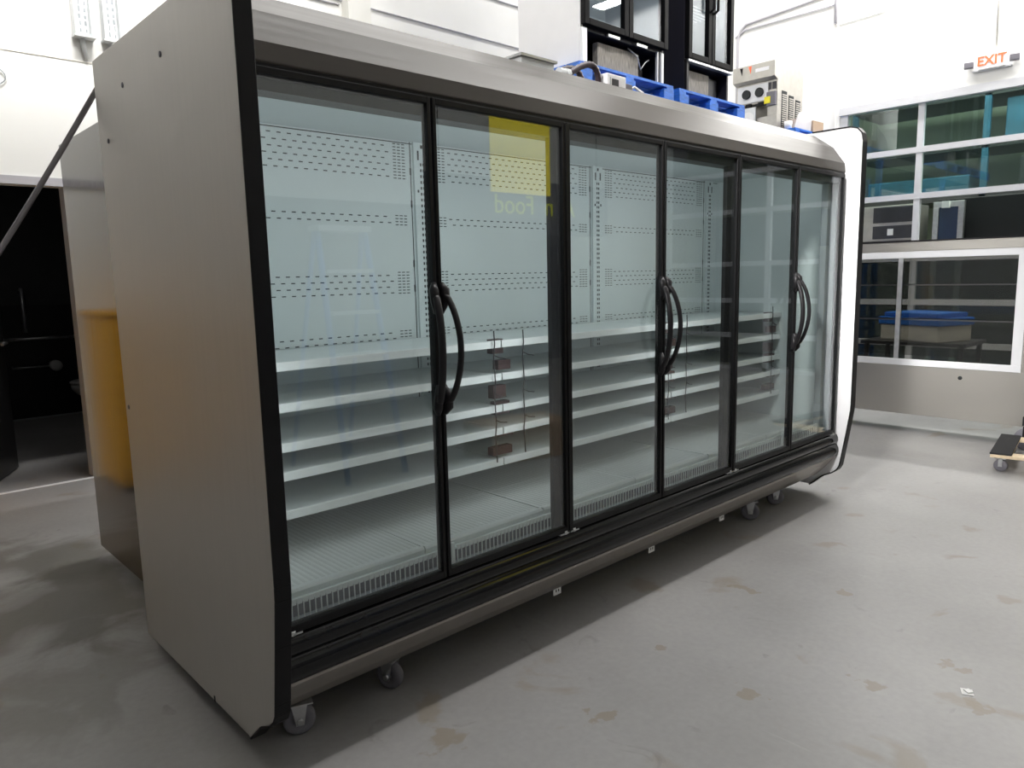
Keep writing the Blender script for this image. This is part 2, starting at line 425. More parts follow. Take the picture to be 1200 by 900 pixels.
# casters
def caster(x, y, ang):
    R = Rz(ang); c = Vector((x, y, 0)); r = .05
    f = MB()
    f.box((x - .045, y - .04, .114), (x + .045, y + .04, .118), R, c + Vector((0, 0, .116)))
    for s in (-1, 1):
        a = [(-.026, .112), (.026, .112), (.022, .095), (.012, .038), (-.012, .038), (-.022, .095)]
        for k in (0,):
            vs = []
            lo = [c + R @ Vector((s * .021, u, v)) for u, v in a]; hi = [c + R @ Vector((s * .025, u, v)) for u, v in a]
            A = [f.bm.verts.new(p) for p in lo]; B = [f.bm.verts.new(p) for p in hi]
            for i in range(6): f.bm.faces.new((A[i], A[(i + 1) % 6], B[(i + 1) % 6], B[i]))
            f.bm.faces.new(A); f.bm.faces.new(B[::-1])
    f.box((x - .025, y - .03, .106), (x + .025, y + .03, .113), R, c + Vector((0, 0, .11)))
    co = f.build('caster', 'zinc', case, label='small swivel caster with grey wheel')
    MB().lathe([(.02, -.012), (.022, -.015), (.04, -.015), (.047, -.0135), (.05, -.008), (.05, .008), (.047, .0135), (.04, .015), (.022, .015), (.02, .012)], (x, y, .05), 'x', 28, R).build('wheel', 'rubber', co)
    MB().lathe([(.008, -.031), (.011, -.029), (.012, -.024), (.012, .024), (.011, .029), (.008, .031)], (x, y, .05), 'x', 10, R).build('axle_bolt', 'zinc', co)
caster(.125, .15, -.35 + PI / 2); caster(.475, .165, -1.2 + PI / 2); caster(2.93, .16, .55); caster(3.28, .19, .75 )
caster(.125, .9, .3); caster(3.3, .92, .2)

# interior
YB = .85
mb = MB().box((.028, YB, .4), (L, YB + .03, 2.02))
mb.mi = 1
ups = [(0, 1.155, 1.235), (1, 2.36, 2.44), (2, 3.50, 3.58)]
bays = [(.05, 1.13), (1.26, 2.335), (2.465, 3.48)]
rows6 = [1.973 - .0254 * i for i in range(6)]
rows = rows6 + [1.676, 1.6505] + [1.424 - .0254 * i for i in range(4)] + [1.172, 1.1466]
def slot(xc, z, w=.017, h=.0042):
    mb.box((xc - w / 2, YB - .0012, z - h / 2), (xc + w / 2, YB, z + h / 2))
for (a, b_) in bays:
    for i, z in enumerate(rows):
        x = a + .1 + (.021 if i % 2 else 0)
        while x < b_ - .1:
            slot(x, z); x += .0425
    for zt, zb in ((1.985, 1.83), (1.682, 1.63), (1.437, 1.335), (1.178, 1.14)):
        z = zt
        while z > zb:
            for s0 in (a + .02, b_ - .07):
                for k in range(3): slot(s0 + k * .023, z, .015, .0036)
            z -= .0131
mb.box((.028, YB - .001, 1.9905), (L, YB, 1.9945))
for (_, a, b_) in ups:      # seams by the uprights
    mb.box((a - .014, YB - .001, .5), (a - .010, YB, 2.0))
    for z in (1.86, 1.72, 1.46, 1.35): mb.box((a - .017, YB - .0015, z), (a - .009, YB, z + .03))
mb.build('back_panel', ['liner', 'slot'], case, label='pale interior back panel with rows of dark slots')
for (_, a, b_) in ups:
    mb = MB().box((a, YB - .012, .5), (b_, YB, 2.0)); mb.mi = 1
    z = .56; xm = (a + b_) / 2 + .002
    while z < 1.93:
        mb.box((xm - .0105, YB - .0135, z - .006), (xm - .0035, YB - .012, z + .006)); mb.box((xm + .0035, YB - .0135, z - .006), (xm + .0105, YB - .012, z + .006)); z += .0254
    for s in (-1, 1):
        mb.box((xm + s * .02 - .004, YB - .0135, 1.925), (xm + s * .02 + .004, YB - .012, 1.965))
        mb.box((xm + s * .024 - .004, YB - .0135, 1.785), (xm + s * .024 + .004, YB - .012, 1.797))
    mb.box((xm - .006, YB - .0135, 1.975), (xm + .006, YB - .012, 1.99))
    mb.build('shelf_upright', ['liner', 'slot'], case)
MB().box((.028, .1, 2.0), (L, YB + .03, 2.025)).build('interior_ceiling', 'liner2', case)
MB().box((.027, .1, .4), (.034, YB, 2.0)).build('side_liner', 'liner', case)
MB().box((L - .012, .1, .4), (L + .004, YB, 2.0)).build('side_liner', 'liner', case)
# bottom deck: pans with grooves
pans = [(.036, .62), (.625, 1.21), (1.22, 1.82), (1.825, 2.43), (2.44, 3.04), (3.045, 3.645)]
for (a, b_) in pans:
    mb = MB()
    mb.prism([(.135, .452), (.132, .470), (.138, .478), (.15, .478), (.15, .474), (.845, .474), (.845, .452)], 'x', a, b_); mb.mi = 1
    x = a + .02
    while x < b_ - .015:
        mb.box((x, .17, .474), (x + .009, .47, .4747)).box((x, .49, .474), (x + .009, .82, .4747)); x += .021
    mb.build('deck_pan', ['deck', 'deck2'], case)
MB().box((.036, .1, .40), (L - .012, .845, .452)).build('deck_base', 'liner', case)
MB().box((.036, .045, .398), (L - .012, .1, .408)).build('air_return_floor', 'jamb', case)
MB().box((.045, .0975, .410), (3.62, .0999, .449)).build('air_return_slots', 'rubber', case)
# wire fences along the front of the deck
def fence(a, b_):
    mb = MB(); n = int((b_ - a) / .0185)
    for k in range(n + 1):
        x = a + (b_ - a) * k / n
        mb.box((x - .0014, .048, .418), (x + .0014, .051, .487))
    mb.box((a - .002, .0475, .484), (b_ + .002, .0515, .488)).box((a - .002, .047, .416), (b_ + .002, .052, .42))
    for k in range(n):
        x = a + (b_ - a) * (k + .5) / n
        mb.box((x - .0065, .052, .468), (x + .0065, .0535, .483))
        mb.box((x - .006, .046, .408), (x + .004, .049, .414))
    mb.build('wire_fence', 'wire', case)
for a, b_ in ((.04, .63), (.70, 1.19), (1.25, 1.83), (1.88, 2.38), (2.46, 3.05), (3.09, 3.5)): fence(a, b_)
for x in (.655, .68, 1.855, 3.07): MB().box((x - .006, .046, .41), (x + .006, .056, .5)).build('fence_post', 'wire', case)
# shelves
def shelf(a, b_, z):
    s = MB()
    s.prism([(.385, z - .004), (.39, z), (.835, z), (.835, z - .012), (.40, z - .012)], 'x', a, b_)
    for x in (a + .01, b_ - .014):
        s.prism([(.41, z - .012), (.835, z - .012), (.835, z - .06), (.80, z - .06)], 'x', x, x + .004)
    so = s.build('shelf', 'shelf', case)
    MB().prism([(.366, z - .024), (.366, z + .004), (.372, z + .006), (.39, z + .001), (.39, z - .012), (.376, z - .026)], 'x', a, b_).build('price_rail', 'shelf_edge', so)
for z in (1.142, 1.005, .872, .775, .642):
    for a, b_ in ((.04, 1.215), (1.222, 2.432), (2.44, 3.64)): shelf(a, b_, z)
# light cables and connectors hanging at the shelf ends
for x in (1.165, 2.39, 3.5):
    for dx, (zt, zb) in ((0, (1.19, .64)), (.165, (1.185, .655))):
        pts = [(x + dx + .004 * math.sin(k * 2.1), .352, zt + (zb - zt) * k / 10) for k in range(11)]
        cb = MB().tube(pts, .0028, 6)
        for z in (1.09, .93, .82): cb.tube([(x + dx, .352, z), (x + dx + .025, .35, z - .012), (x + dx + .07, .36, z - .02)], .0022, 5)
        cb.build('shelf_cable', 'cable', case)
    for (z0, z1, a, w) in ((1.09, 1.15, .03, .06), (1.02, 1.06, .06, .07), (.90, .955, .03, .07), (.83, .885, .04, .08), (.735, .758, .05, .085), (.655, .69, .02, .11)):
        mb = MB().box((x + a, .395, z0), (x + a + w, .43, z1))
        mb.build('cable_connector', 'connector', case)
# door frame: header, mullions, jambs, sill
MB().box((.028, .03, 1.905), (L, .1, 1.962)).build('door_header', 'black', case)
MB().box((.028, .028, .398), (L, .047, .424)).build('door_sill', 'black', case)
for x in (1.22, 2.44): 
    mm = MB().box((x - .05, .03, .42), (x + .05, .052, 1.91)).build('mullion', 'black', case, bevel=.004)
    MB().box((x - .006, -.012, .42), (x + .006, .03, 1.95)).build('mullion_strip', 'black', mm)
MB().box((.028, .03, .42), (.036, .1, 1.91)).build('jamb', 'black', case)
jj = MB().box((L - .05, .03, .42), (L + .002, .1, 1.91)).box((L - .1, .06, .42), (L - .05, .1, 1.91)).build('jamb', 'jamb', case, bevel=.004)
# doors
def door_part(i):
    x0 = .61 * i + .004; x1 = .61 * (i + 1) - .004
    if i == 0: x0 = .03
    if i == 5: x1 = L - .035
    left_h = i % 2 == 0        # hinge on the left, handle on the right
    z0, z1 = .414, 1.956
    f = MB(); ws = .013
    wl, wr = (.016, ws) if left_h else (ws, .016)
    y0, y1 = -.008, .024
    f.box((x0, y0, z0), (x0 + wl, y1, z1)).box((x1 - wr, y0, z0), (x1, y1, z1))
    f.box((x0 + wl, y0, z1 - .02), (x1 - wr, y1, z1)).box((x0 + wl, y0, z0), (x1 - wr, y1, z0 + .024))
    fo = f.build('door', 'black', case, bevel=.002, label='glass refrigerator door in a thin black frame')
    MB().box((x0 + wl, .001, z0 + .02), (x1 - wr, .005, z1 - .016)).build('glass_pane', 'glass', fo)
    # bowed pull handle on the meeting edge
    s = -1 if left_h else 1
    hx = (x1 - .008) if left_h else (x0 + .008)
    pts = []; rr = []
    zt, zb = 1.362, 1.0
    n = 18
    for k in range(n + 1):
        t = k / n; w = math.sin(PI * t) ** .62
        pts.append((hx + s * (.004 + .021 * w), -.012 - .058 * w, zt + (zb - zt) * t)); rr.append(.0125 if 0 < k < n else .011)
    h = MB().tube(pts, rr, 10, True, (1., .8))
    for z, dz in ((zt, .03), (zb, -.03)):
        h.tube([(hx + s * .002, -.006, z + dz), (hx + s * .010, -.016, z + dz * .25), (hx + s * .009, -.02, z - dz * .9), (hx, -.008, z - dz * 2.2)], [.008, .016, .015, .007], 8)
    h.build('handle', 'black_soft', fo)
    for zz in (z0 - .006, ):
        hxx = x0 + .02 if left_h else x1 - .02
        MB().cyl((hxx, .0, zz), (hxx, .0, zz + .014), .011, 10).box((hxx - .03, -.007, zz), (hxx + .03, .012, zz + .005)).build('hinge', 'zinc', fo)
for i in range(6): door_part(i)

# ------------------------------------------------------------------ second case, back to back
c2 = thing('steel_display_case', (1.6, 1.75, 0), 'steel-sided case behind the taupe one, its side panel reflecting amber', 'display case')
MB().box((.12, 1.12, .052), (.17, 2.33, 2.09)).build('end_panel', 'taupe_b', c2, bevel=.004)
MB().box((.17, 1.14, .16), (3.15, 2.3, 2.05)).build('case_body', 'steel', c2, bevel=.006)
MB().box((3.15, 1.12, .052), (3.2, 2.33, 2.09)).build('end_panel', 'taupe_b', c2, bevel=.004)
for x in (.3, 3.0):
    for y in (1.3, 2.15):
        MB().lathe([(.03, -.016), (.05, -.016), (.05, .016), (.03, .016)], (x, y, .05), 'x', 16).box((x - .024, y - .02, .09), (x + .024, y + .02, .16)).box((x - .024, y - .015, .04), (x - .019, y + .015, .1)).box((x + .019, y - .015, .04), (x + .024, y + .015, .1)).build('caster', 'rubber', c2)

# power cord slung past the rear corner
pts = [(-.02 + (-.9) * t, 1.12 + .02 * math.sin(3 * t), 2.09 - 1.37 * t - .55 * t * (1 - t) * .35) for t in [k / 24 for k in range(25)]]
pts = [(.3, 1.16, 2.225), (.12, 1.13, 2.222), (.02, 1.125, 2.15)] + pts
tag(MB().tube(pts, .0095, 10).build('power_cord', 'cord'), 'thick dark grey power cord slung diagonally beside the taupe side panel', 'cord')

# ------------------------------------------------------------------ on top of the case
TZ = 2.204
jb = thing('junction_box', (1.5, .42, TZ), 'galvanised junction box with two bent dark hoses on top of the display case', 'electrical box')
MB().box((1.33, .33, TZ), (1.52, .62, TZ + .075)).build('housing', 'plastic_grey', jb, bevel=.003)
MB().box((1.32, .32, TZ + .075), (1.53, .63, TZ + .085)).build('lid', 'zinc', jb)
for (y, x, ln) in ((.40, 1.52, .25), (.31, 1.555, .22)):
    MB().cyl((x - .03, y, TZ + .04), (x + .02, y, TZ + .04), .02, 12, .018).cyl((x + .012, y, TZ + .04), (x + .03, y, TZ + .04), .023, 8).build('connector', 'plastic_grey', jb)
    pts = []
    for k in range(25):
        t = k / 24
        pts.append((x + .03 + ln * math.sin(t * PI * .5), y + .02 * t, TZ + .04 + .085 * math.sin(t * PI * .75) - .085 * t ** 3))
    MB().tube(pts, [.013 + (.0016 if k % 2 else -.0012) for k in range(25)], 10).build('hose', 'hose', jb)
MB().prism([(.28, TZ), (.36, TZ), (.36, TZ + .02), (.30, TZ + .012)], 'x', 1.56, 1.74).build('cover_plate', 'plastic_grey', jb)
cb = thing('temperature_controller', (1.9, .38, TZ), 'white controller box with a small dark display on top of the display case', 'controller')
MB().box((1.83, .30, TZ), (1.965, .37, TZ + .088)).build('housing', 'white_panel', cb, bevel=.006)
MB().box((1.862, .298, TZ + .026), (1.908, .3005, TZ + .066)).build('display_window', 'oven', cb)
MB().box((1.848, .298, TZ + .02), (1.851, .3005, TZ + .07)).build('side_mark', 'jamb', cb)
cx = thing('conduit_box', (2.05, .42, TZ), 'small grey conduit box with loose cable right of the white controller box', 'electrical box')
MB().box((2.0, .36, TZ), (2.09, .44, TZ + .085)).build('housing', 'rubber', cx, bevel=.004)
MB().tube([(2.09, .4, TZ + .06), (2.13, .38, TZ + .085), (2.17, .36, TZ + .06), (2.18, .35, TZ + .012), (2.2, .37, TZ + .006)], .006, 8).build('loose_cable', 'plastic_grey', cx)
# ------------------------------------------------------------------ storage rack carrying the pallets behind the case
RZ = 2.86
rk = thing('storage_rack', (5.9, 2.5, 0), 'steel storage rack behind the display case carrying the blue pallets', 'rack')
for x in (3.38, 5.9, 8.36):
    for y in (1.97, 3.05):
        MB().box((x - .035, y - .03, 0), (x + .035, y + .03, RZ)).build('upright', 'blue', rk)
    MB().box((x - .015, 2.0, .6), (x + .015, 3.02, .64)).box((x - .015, 2.0, 1.7), (x + .015, 3.02, 1.74)).build('brace', 'blue', rk)
for (a, b_) in ((3.415, 5.865), (5.935, 8.325)):
    for y in (1.94, 3.08):
        MB().box((a, y - .02, RZ - .13), (b_, y + .02, RZ - .012)).build('beam', 'zinc', rk)
mb = MB(); x = 3.4
while x < 8.36: mb.box((x, 1.93, RZ - .012), (x + .006, 3.1, RZ)); x += .05
for y in (1.93, 2.2, 2.5, 2.8, 3.09): mb.box((3.38, y, RZ - .012), (8.38, y + .008, RZ - .004))
mb.build('wire_deck', 'black_soft', rk)

def pallet(x0, x1, y0, y1, z0, label, H=.135):
    t = thing('blue_pallet', ((x0 + x1) / 2, (y0 + y1) / 2, z0), label, 'pallet', 'blue pallets on the storage rack')
    mb = MB(); n = 7; w = (y1 - y0) / n
    for k in range(n): mb.box((x0, y0 + k * w + .008, z0 + H - .02), (x1, y0 + (k + 1) * w - .008, z0 + H))
    for k in (0, .5, 1):
        xx = x0 + (x1 - x0 - .1) * k; mb.box((xx, y0 + .004, z0 + H - .042), (xx + .1, y1 - .004, z0 + H - .02))
    mb.build('top_deck', 'blue', t)
    for i in (0, .5, 1):
        for j in (0, .5, 1):
            bx = x0 + (x1 - x0 - .14) * i; by = y0 + (y1 - y0 - .12) * j
            MB().box((bx, by + .002, z0 + .018), (bx + .14, by + .12, z0 + H - .042)).build('block', 'blue', t)
    mb = MB()
    for j in (0, .5, 1):
        by = y0 + (y1 - y0 - .12) * j; mb.box((x0, by, z0), (x1, by + .12, z0 + .018))
    mb.build('bottom_deck', 'blue', t)
    return t
pallet(3.53, 4.74, 1.95, 3.0, RZ, 'blue pallet under the black cooler with white side panel')
pallet(4.83, 5.93, 1.95, 3.0, RZ, 'blue pallet under the narrower black cooler with handles')
pallet(7.38, 8.34, 2.14, 3.06, RZ, 'blue pallet under the soft-serve machine and cartons')

def merch(x0, x1, y0, y1, z0, label, handles, posts):
    t = thing('glass_door_merchandiser', ((x0 + x1) / 2, (y0 + y1) / 2, z0), label, 'cooler', 'black glass-door coolers on the rack')
    zd = z0 + .285; H = 1.95; w = .02
    MB().box((x0, y0 + .02, z0), (x0 + .03, y1, z0 + H)).build('side_panel', 'white_panel' if posts else 'navy', t, bevel=.004, label='white outer side panel' if posts else None)
    mb = MB().box((x1 - .03, y0 + .02, z0), (x1, y1, z0 + H)).box((x0 + .03, y1 - .03, z0), (x1 - .03, y1, z0 + H))
    mb.box((x0 + .03, y0 + .02, z0 + H - .05), (x1 - .03, y1 - .03, z0 + H)).box((x0 + .03, y0 + .02, zd - .03), (x1 - .03, y1 - .03, zd + .01)).box((x0 + .03, y0 + .06, z0), (x1 - .03, y1 - .03, z0 + .02))
    mb.build('cabinet', 'navy', t, bevel=.004)
    MB().box((x0 + .03, y1 - .06, zd + .01), (x1 - .03, y1 - .03, z0 + H - .05)).build('interior_back', 'fridge_in', t)
    MB().box((x0 + .03, y0 + .05, zd + .01), (x0 + .034, y1 - .06, z0 + H - .05)).box((x1 - .034, y0 + .05, zd + .01), (x1 - .03, y1 - .06, z0 + H - .05)).build('interior_sides', 'fridge_in', t)
    for k in range(4):
        zz = zd + .12 + .4 * k; mb = MB()
        for q in range(12): 
            yy = y0 + .12 + (y1 - y0 - .22) * q / 11; mb.box((x0 + .04, yy, zz), (x1 - .04, yy + .006, zz + .006))
        mb.build('wire_shelf', 'wire', t)
    xm = (x0 + x1) / 2 
    for a, b_, s in ((x0, xm - .003, 1), (xm + .003, x1, -1)):
        f = MB().box((a, y0 - .03, zd), (a + .055, y0 + .015, z0 + H - .02)).box((b_ - .055, y0 - .03, zd), (b_, y0 + .015, z0 + H - .02)).box((a + .055, y0 - .03, zd), (b_ - .055, y0 + .015, zd + .05)).box((a + .055, y0 - .03, z0 + H - .07), (b_ - .055, y0 + .015, z0 + H - .02))
        if a == x0 and not handles: pass
        fo = f.build('door', 'black_deep', t, bevel=.004)
        MB().box((a + .05, y0 - .008, zd + .045), (b_ - .05, y0 - .003, z0 + H - .066)).build('glass_pane', 'glass_fr', fo)
        if handles:
            hx = b_ - .03 if s > 0 else a + .03
            MB().tube([(hx, y0 - .03, zd + .44), (hx, y0 - .065, zd + .46), (hx, y0 - .065, zd + .78), (hx, y0 - .03, zd + .8)], .013, 8).build('handle', 'black_soft', fo)
    # open machine compartment
    MB().box((x0 + (.25 if posts else .06), y0 + .06, z0 + .025), (x1 - (.3 if posts else .28), y0 + .11, zd - .07)).build('condenser', 'fins', t, label='dusty exposed condenser block')
    if posts:
        MB().box((x0 + .0, y0 - .005, z0 + .02), (x0 + .05, y0 + .018, zd - .02)).build('corner_post', 'alu', t)
        MB().box((x1 - .06, y0 - .005, z0), (x1 - .03, y0 + .018, zd - .03)).build('corner_post', 'alu', t)
        MB().box((x1 - .1, y0 + .01, z0 + .0), (x1 - .085, y0 + .03, zd - .02)).build('corner_post', 'alu', t)
        MB().lathe([(.045, 0), (.055, .03), (.055, .1), (.04, .14), (.01, .15)], (x1 - .2, y0 + .16, z0 + .02), 'z', 16).build('compressor', 'black_soft', t)
        for px in (x0 + .3, x0 + .66): MB().box((px, y0 - .012, zd - .035), (px + .14, y0 + .01, zd - .015)).build('hinge_tab', 'zinc', t)
        MB().tube([(x0 + .62, y0 + .05, zd - .05), (x0 + .72, y0 + .03, zd - .1), (x0 + .76, y0 + .04, z0 + .13), (x0 + .8, y0 + .06, z0 + .1), (x0 + .84, y0 + .04, z0 + .16), (x0 + .9, y0 + .05, z0 + .19)], .006, 6).build('copper_line', 'zinc', t)
    else:
        MB().box((x0 + .0, y0 - .01, z0), (x0 + .03, y0 + .018, zd - .01)).build('corner_post', 'black_soft', t)
        MB().box((x1 - .26, y0 + .1, z0 + .02), (x1 - .06, y0 + .3, zd - .06)).build('compressor', 'oven', t, bevel=.02)
        MB().box((x0, y0 - .03, zd - .03), (x1, y0 + .018, zd - .012)).build('lower_rail', 'zinc', t)
    return t
MZ = RZ + .135
merch(3.61, 4.68, 2.0, 2.69, MZ, 'black two-door glass cooler with white side and open compressor bay', False, True)
merch(4.99, 5.73, 2.0, 2.72, MZ, 'narrower black glass-door cooler with two centre handles beside the soft-serve machine', True, False)

# soft-serve machine
sx0, sx1, sy0, sy1 = 7.46, 8.12, 2.43, 2.95
sm = thing('soft_serve_machine', (7.8, 2.7, MZ), 'stainless soft-serve ice cream machine with two round dark ports on a blue pallet', 'ice cream machine')
H = .79
mb = MB().box((sx0 + .03, sy0, MZ), (sx1, sy1, MZ + .2)).box((sx0 + .03, sy0, MZ + .2), (sx1, sy0 + .12, MZ + .36)).box((sx0 + .03, sy1 - .06, MZ + .2), (sx1, sy1, MZ + .36)).box((sx0 + .2, sy0 + .12, MZ + .2), (sx1, sy1 - .06, MZ + .36)).box((sx0 + .03, sy0, MZ + .36), (sx1, sy1, MZ + H))
mb.build('body', 'steel_m', sm, bevel=.004)
MB().prism([(sx0 + .03, MZ + H - .2), (sx0 - .045, MZ + H - .17), (sx0 - .045, MZ + H - .0), (sx0 + .03, MZ + H)], 'y', sy0, sy1 + .01).build('hood', 'steel_m', sm, bevel=.003)
for y, m_ in ((2.87, 'black'), (2.76, 'red')):
    MB().prism([(y, MZ + H - .015), (y - .04, MZ + H - .015), (y - .03, MZ + H - .1)], 'x', sx0 - .048, sx0 - .046).build('stripe', m_, sm)
MB().box((sx0 - .048, 2.5, MZ + H - .095), (sx0 - .046, 2.67, MZ + H - .055)).build('badge', 'white_panel', sm)
MB().box((sx0 + .015, sy0 + .11, MZ + .38), (sx0 + .03, sy1 - .02, MZ + .575)).build('face_plate', 'alu', sm, bevel=.003)
for y in (2.81, 2.645):
    MB().lathe([(.052, 0), (.052, -.018), (.046, -.02), (.046, -.016)], (sx0 + .014, y, MZ + .48), 'x', 24).build('dispensing_port', 'slot', sm)
for y in (2.49, 2.455): pass
for k in range(2):
    MB().box((sx0 + .024, 2.455 + .06 * k - .01, MZ + .49), (sx0 + .03, 2.455 + .06 * k + .038, MZ + .57)).build('control_panel', 'oven', sm)
MB().box((sx0 + .0, 2.44, MZ + .31), (sx0 + .03, 2.55, MZ + .46)).build('side_box', 'rubber', sm)
MB().box((sx0 - .006, 2.50, MZ + .335), (sx0 + .0, 2.575, MZ + .41)).build('tag', 'yellow_tag', sm)
for y in (2.78, 2.62): MB().box((sx0 + .01, y - .03, MZ + .33), (sx0 + .03, y + .04, MZ + .368)).build('nozzle', 'black', sm)
for k in range(3):
    x = sx0 + .13 + .17 * k; mb = MB().box((x, sy0 - .003, MZ + .05), (x + .125, sy0, MZ + .48 - .03 * k)); mb.mi = 1
    z = MZ + .07
    while z < MZ + .45 - .03 * k: mb.box((x + .01, sy0 - .006, z), (x + .115, sy0 - .002, z + .012)); z += .024
    mb.build('vent_grille', ['slot', 'steel_m'], sm)
bg = MB().box((sx0 - .008, 2.68, MZ + .03), (sx0 + .002, 2.9, MZ + .32)); bg.mi = 1
bg.lathe([(.075, 0), (.075, -.002)], (sx0 - .008, 2.775, MZ + .2), 'x', 24); bg.mi = 2
bg.box((sx0 - .011, 2.70, MZ + .125), (sx0 - .0085, 2.85, MZ + .14))
bg.build('bagged_leaflet', ['plastic_grey', 'paper', 'purple'], sm)
cup = MB().lathe([(.038, 0), (.045, .09), (.041, .09), (.03, .01)], (7.45, 2.27, MZ), 'z', 18).build('white_cup', 'paper')
tag(cup, 'small white cup standing in front of the soft-serve machine', 'cup')
ac = MB().tube([(7.40, 2.33, MZ + .02), (7.43, 2.4, MZ + .05), (7.42, 2.38, MZ + .012), (7.41, 2.36, MZ + .012)], .008, 6).build('loose_cable', 'cable')
tag(ac, 'short black cable lying by the foot of the soft-serve machine', 'cable')
bx = MB().box((7.62, 2.27, MZ), (7.93, 2.4, MZ + .14), Rz(.1)).build('carton', 'card2', bevel=.004); tag(bx, 'pale cardboard carton on the pallet behind clear plastic sheet', 'carton')
bx = MB().box((8.03, 2.24, MZ), (8.28, 2.4, MZ + .17), Rz(-.05)).build('carton', 'card', bevel=.004); tag(bx, 'brown cardboard carton at the right end of the pallet', 'carton')
ps = MB().prism([(7.46, MZ + .001), (7.87, MZ + .001), (7.9, MZ + .31), (7.55, MZ + .18)], 'y', 2.2, 2.206).build('plastic_sheet', 'clear'); tag(ps, 'clear plastic sheet leaning over cartons on the pallet', 'sheet')

# ------------------------------------------------------------------ wall fittings
ex = thing('exit_sign', (8.75, .62, 3.55), 'white EXIT sign with red letters and two grey emergency lamps', 'exit sign')
MB().box((WR - .06, .50, 3.54), (WR - .004, .75, 3.70)).build('housing', 'exit_white', ex, bevel=.004)
text('lettering', 'EXIT', .135, (WR - .062, .625, 3.62), Matrix(((0, 0, -1), (-1, 0, 0), (0, 1, 0))), 'red', ex, bold=.003)
MB().box((WR - .03, .44, 3.53), (WR - .002, .81, 3.545)).build('base_bar', 'alu', ex)
for y in (.84, .41): MB().box((WR - .10, y - .045, 3.57), (WR - .03, y + .045, 3.63), Rz(.25)).cyl((WR - .03, y, 3.6), (WR - .0, y, 3.6), .015, 8).build('lamp_head', 'rubber', ex, bevel=.004)
def conduit(pts, r, label, m='wall_cream'):
    tag(MB().tube(pts, r, 8).build('conduit', m), label, 'conduit')
conduit([(WR - .015, .60, 3.70), (WR - .015, .62, 5.5)], .013, 'vertical white conduit rising from the exit sign')
x = WR - .02
conduit([(x, 3.70, 2.9), (x, 3.70, 4.55), (x, 3.66, 4.66), (x, 3.58, 4.72), (x, 2.38, 4.80), (x, 1.4, 4.86)], .016, 'upper white wall conduit bending down beside the narrower black cooler', 'trim')
conduit([(x, 3.73, 4.58), (x, 3.60, 4.65), (x, 2.38, 4.66)], .013, 'lower white wall conduit running under the bent upper one', 'trim')
conduit([(x, 2.36, 4.43), (x, 2.36, 5.6)], .022, 'short grey vertical conduit high on the right wall', 'trim')
conduit([(x, 2.34, 4.43), (x, 1.75, 4.45), (x, 1.65, 4.55), (x, 1.65, 5.5)], .010, 'thin conduit curving up high above the glazed door')
struct(MB().box((WR - .012, 2.315, 0), (WR, 2.335, 4.4)), 'trim_5', 'wall_cream')
conduit([(2.6, WB - .009, 3.845), (5.6, WB - .009, 3.845)], .007, 'long horizontal conduit low on the back wall above the canopy', 'trim')
conduit([(3.9, WB - .009, 4.26), (5.6, WB - .009, 4.27)], .007, 'short horizontal conduit high on the back wall beside the white-sided cooler', 'trim')
conduit([(2.5, WB - .009, 3.80), (2.82, WB - .009, 3.805)], .008, 'short conduit left of the narrow cream pilaster', 'trim')
for (xa, lab) in ((.70, 'left one of two white perforated strut posts above the doorway wall'), (.885, 'right one of two white perforated strut posts beside the display case top')):
    t = thing('strut_post', (xa, WB - .06, 3.1), lab, 'strut post', 'strut posts on the left wall')
    mb = MB().box((xa - .012, WB - .09, 3.13), (xa + .012, WB - .01, 5.5)).box((xa + .088, WB - .09, 3.13), (xa + .112, WB - .01, 5.5)).box((xa + .012, WB - .04, 3.13), (xa + .088, WB - .01, 5.5)); mb.mi = 1
    z = 3.16
    while z < 4.4:
        for q in (0.025, .06):
            mb.box((xa + q + .01 * random.random(), WB - .042, z), (xa + q + .014, WB - .0395, z + .02 + .02 * random.random()))
        z += .045
    mb.build('channel', ['plastic_grey', 'jamb'], t)
    MB().box((xa - .02, WB - .09, 3.118), (xa + .115, WB - .005, 3.13)).build('foot_plate', 'plastic_grey', t)
    MB().tube([(xa + .04, WB - .03, 3.12), (xa + .05, WB - .012, 3.05), (xa + .06, WB - .012, 2.99)], .016, 8).build('lower_strap', 'plastic_grey', t)
wl = MB().tube([(.13 + .13 * math.cos(a), WB - .012, 2.79 + .07 * math.sin(a)) for a in [k * 2 * PI / 28 for k in range(29)]], .004, 6, False).build('wire_loop', 'jamb')
tag(wl, 'thin wire loop hanging on the white wall at far left', 'wire')

# ------------------------------------------------------------------ restroom fittings
tl = thing('toilet', (1.25, 6.8, 0), 'white toilet in the dark restroom', 'toilet')
MB().lathe([(.12, 0), (.125, .03), (.1, .12), (.11, .24), (.15, .3)], (1.31, 6.82, 0), 'z', 24, None, 1.35, .85).build('pedestal', 'porcelain', tl)
MB().lathe([(.1, .25), (.16, .28), (.2, .34), (.205, .385), (.17, .39)], (1.26, 6.82, 0), 'z', 28, None, 1.2, .9).build('bowl', 'porcelain', tl)
MB().lathe([(.2, .392), (.212, .4), (.212, .418), (.19, .43)], (1.26, 6.82, 0), 'z', 28, None, 1.2, .9).build('seat', 'porcelain', tl)
MB().box((1.51, 6.6, .38), (1.71, 7.04, .76)).build('tank', 'porcelain', tl, bevel=.02)
gb = thing('grab_bar', (.9, 7.34, .86), 'horizontal steel grab bar on the dark restroom wall', 'grab bar')
MB().tube([(.5, 7.33, .862), (1.35, 7.33, .862)], .018, 10).build('bar', 'zinc', gb)
for x in (.52, 1.33): MB().cyl((x, 7.384, .862), (x, 7.33, .862), .018, 10).cyl((x, 7.385, .862), (x, 7.378, .862), .035, 14).build('bracket', 'zinc', gb)
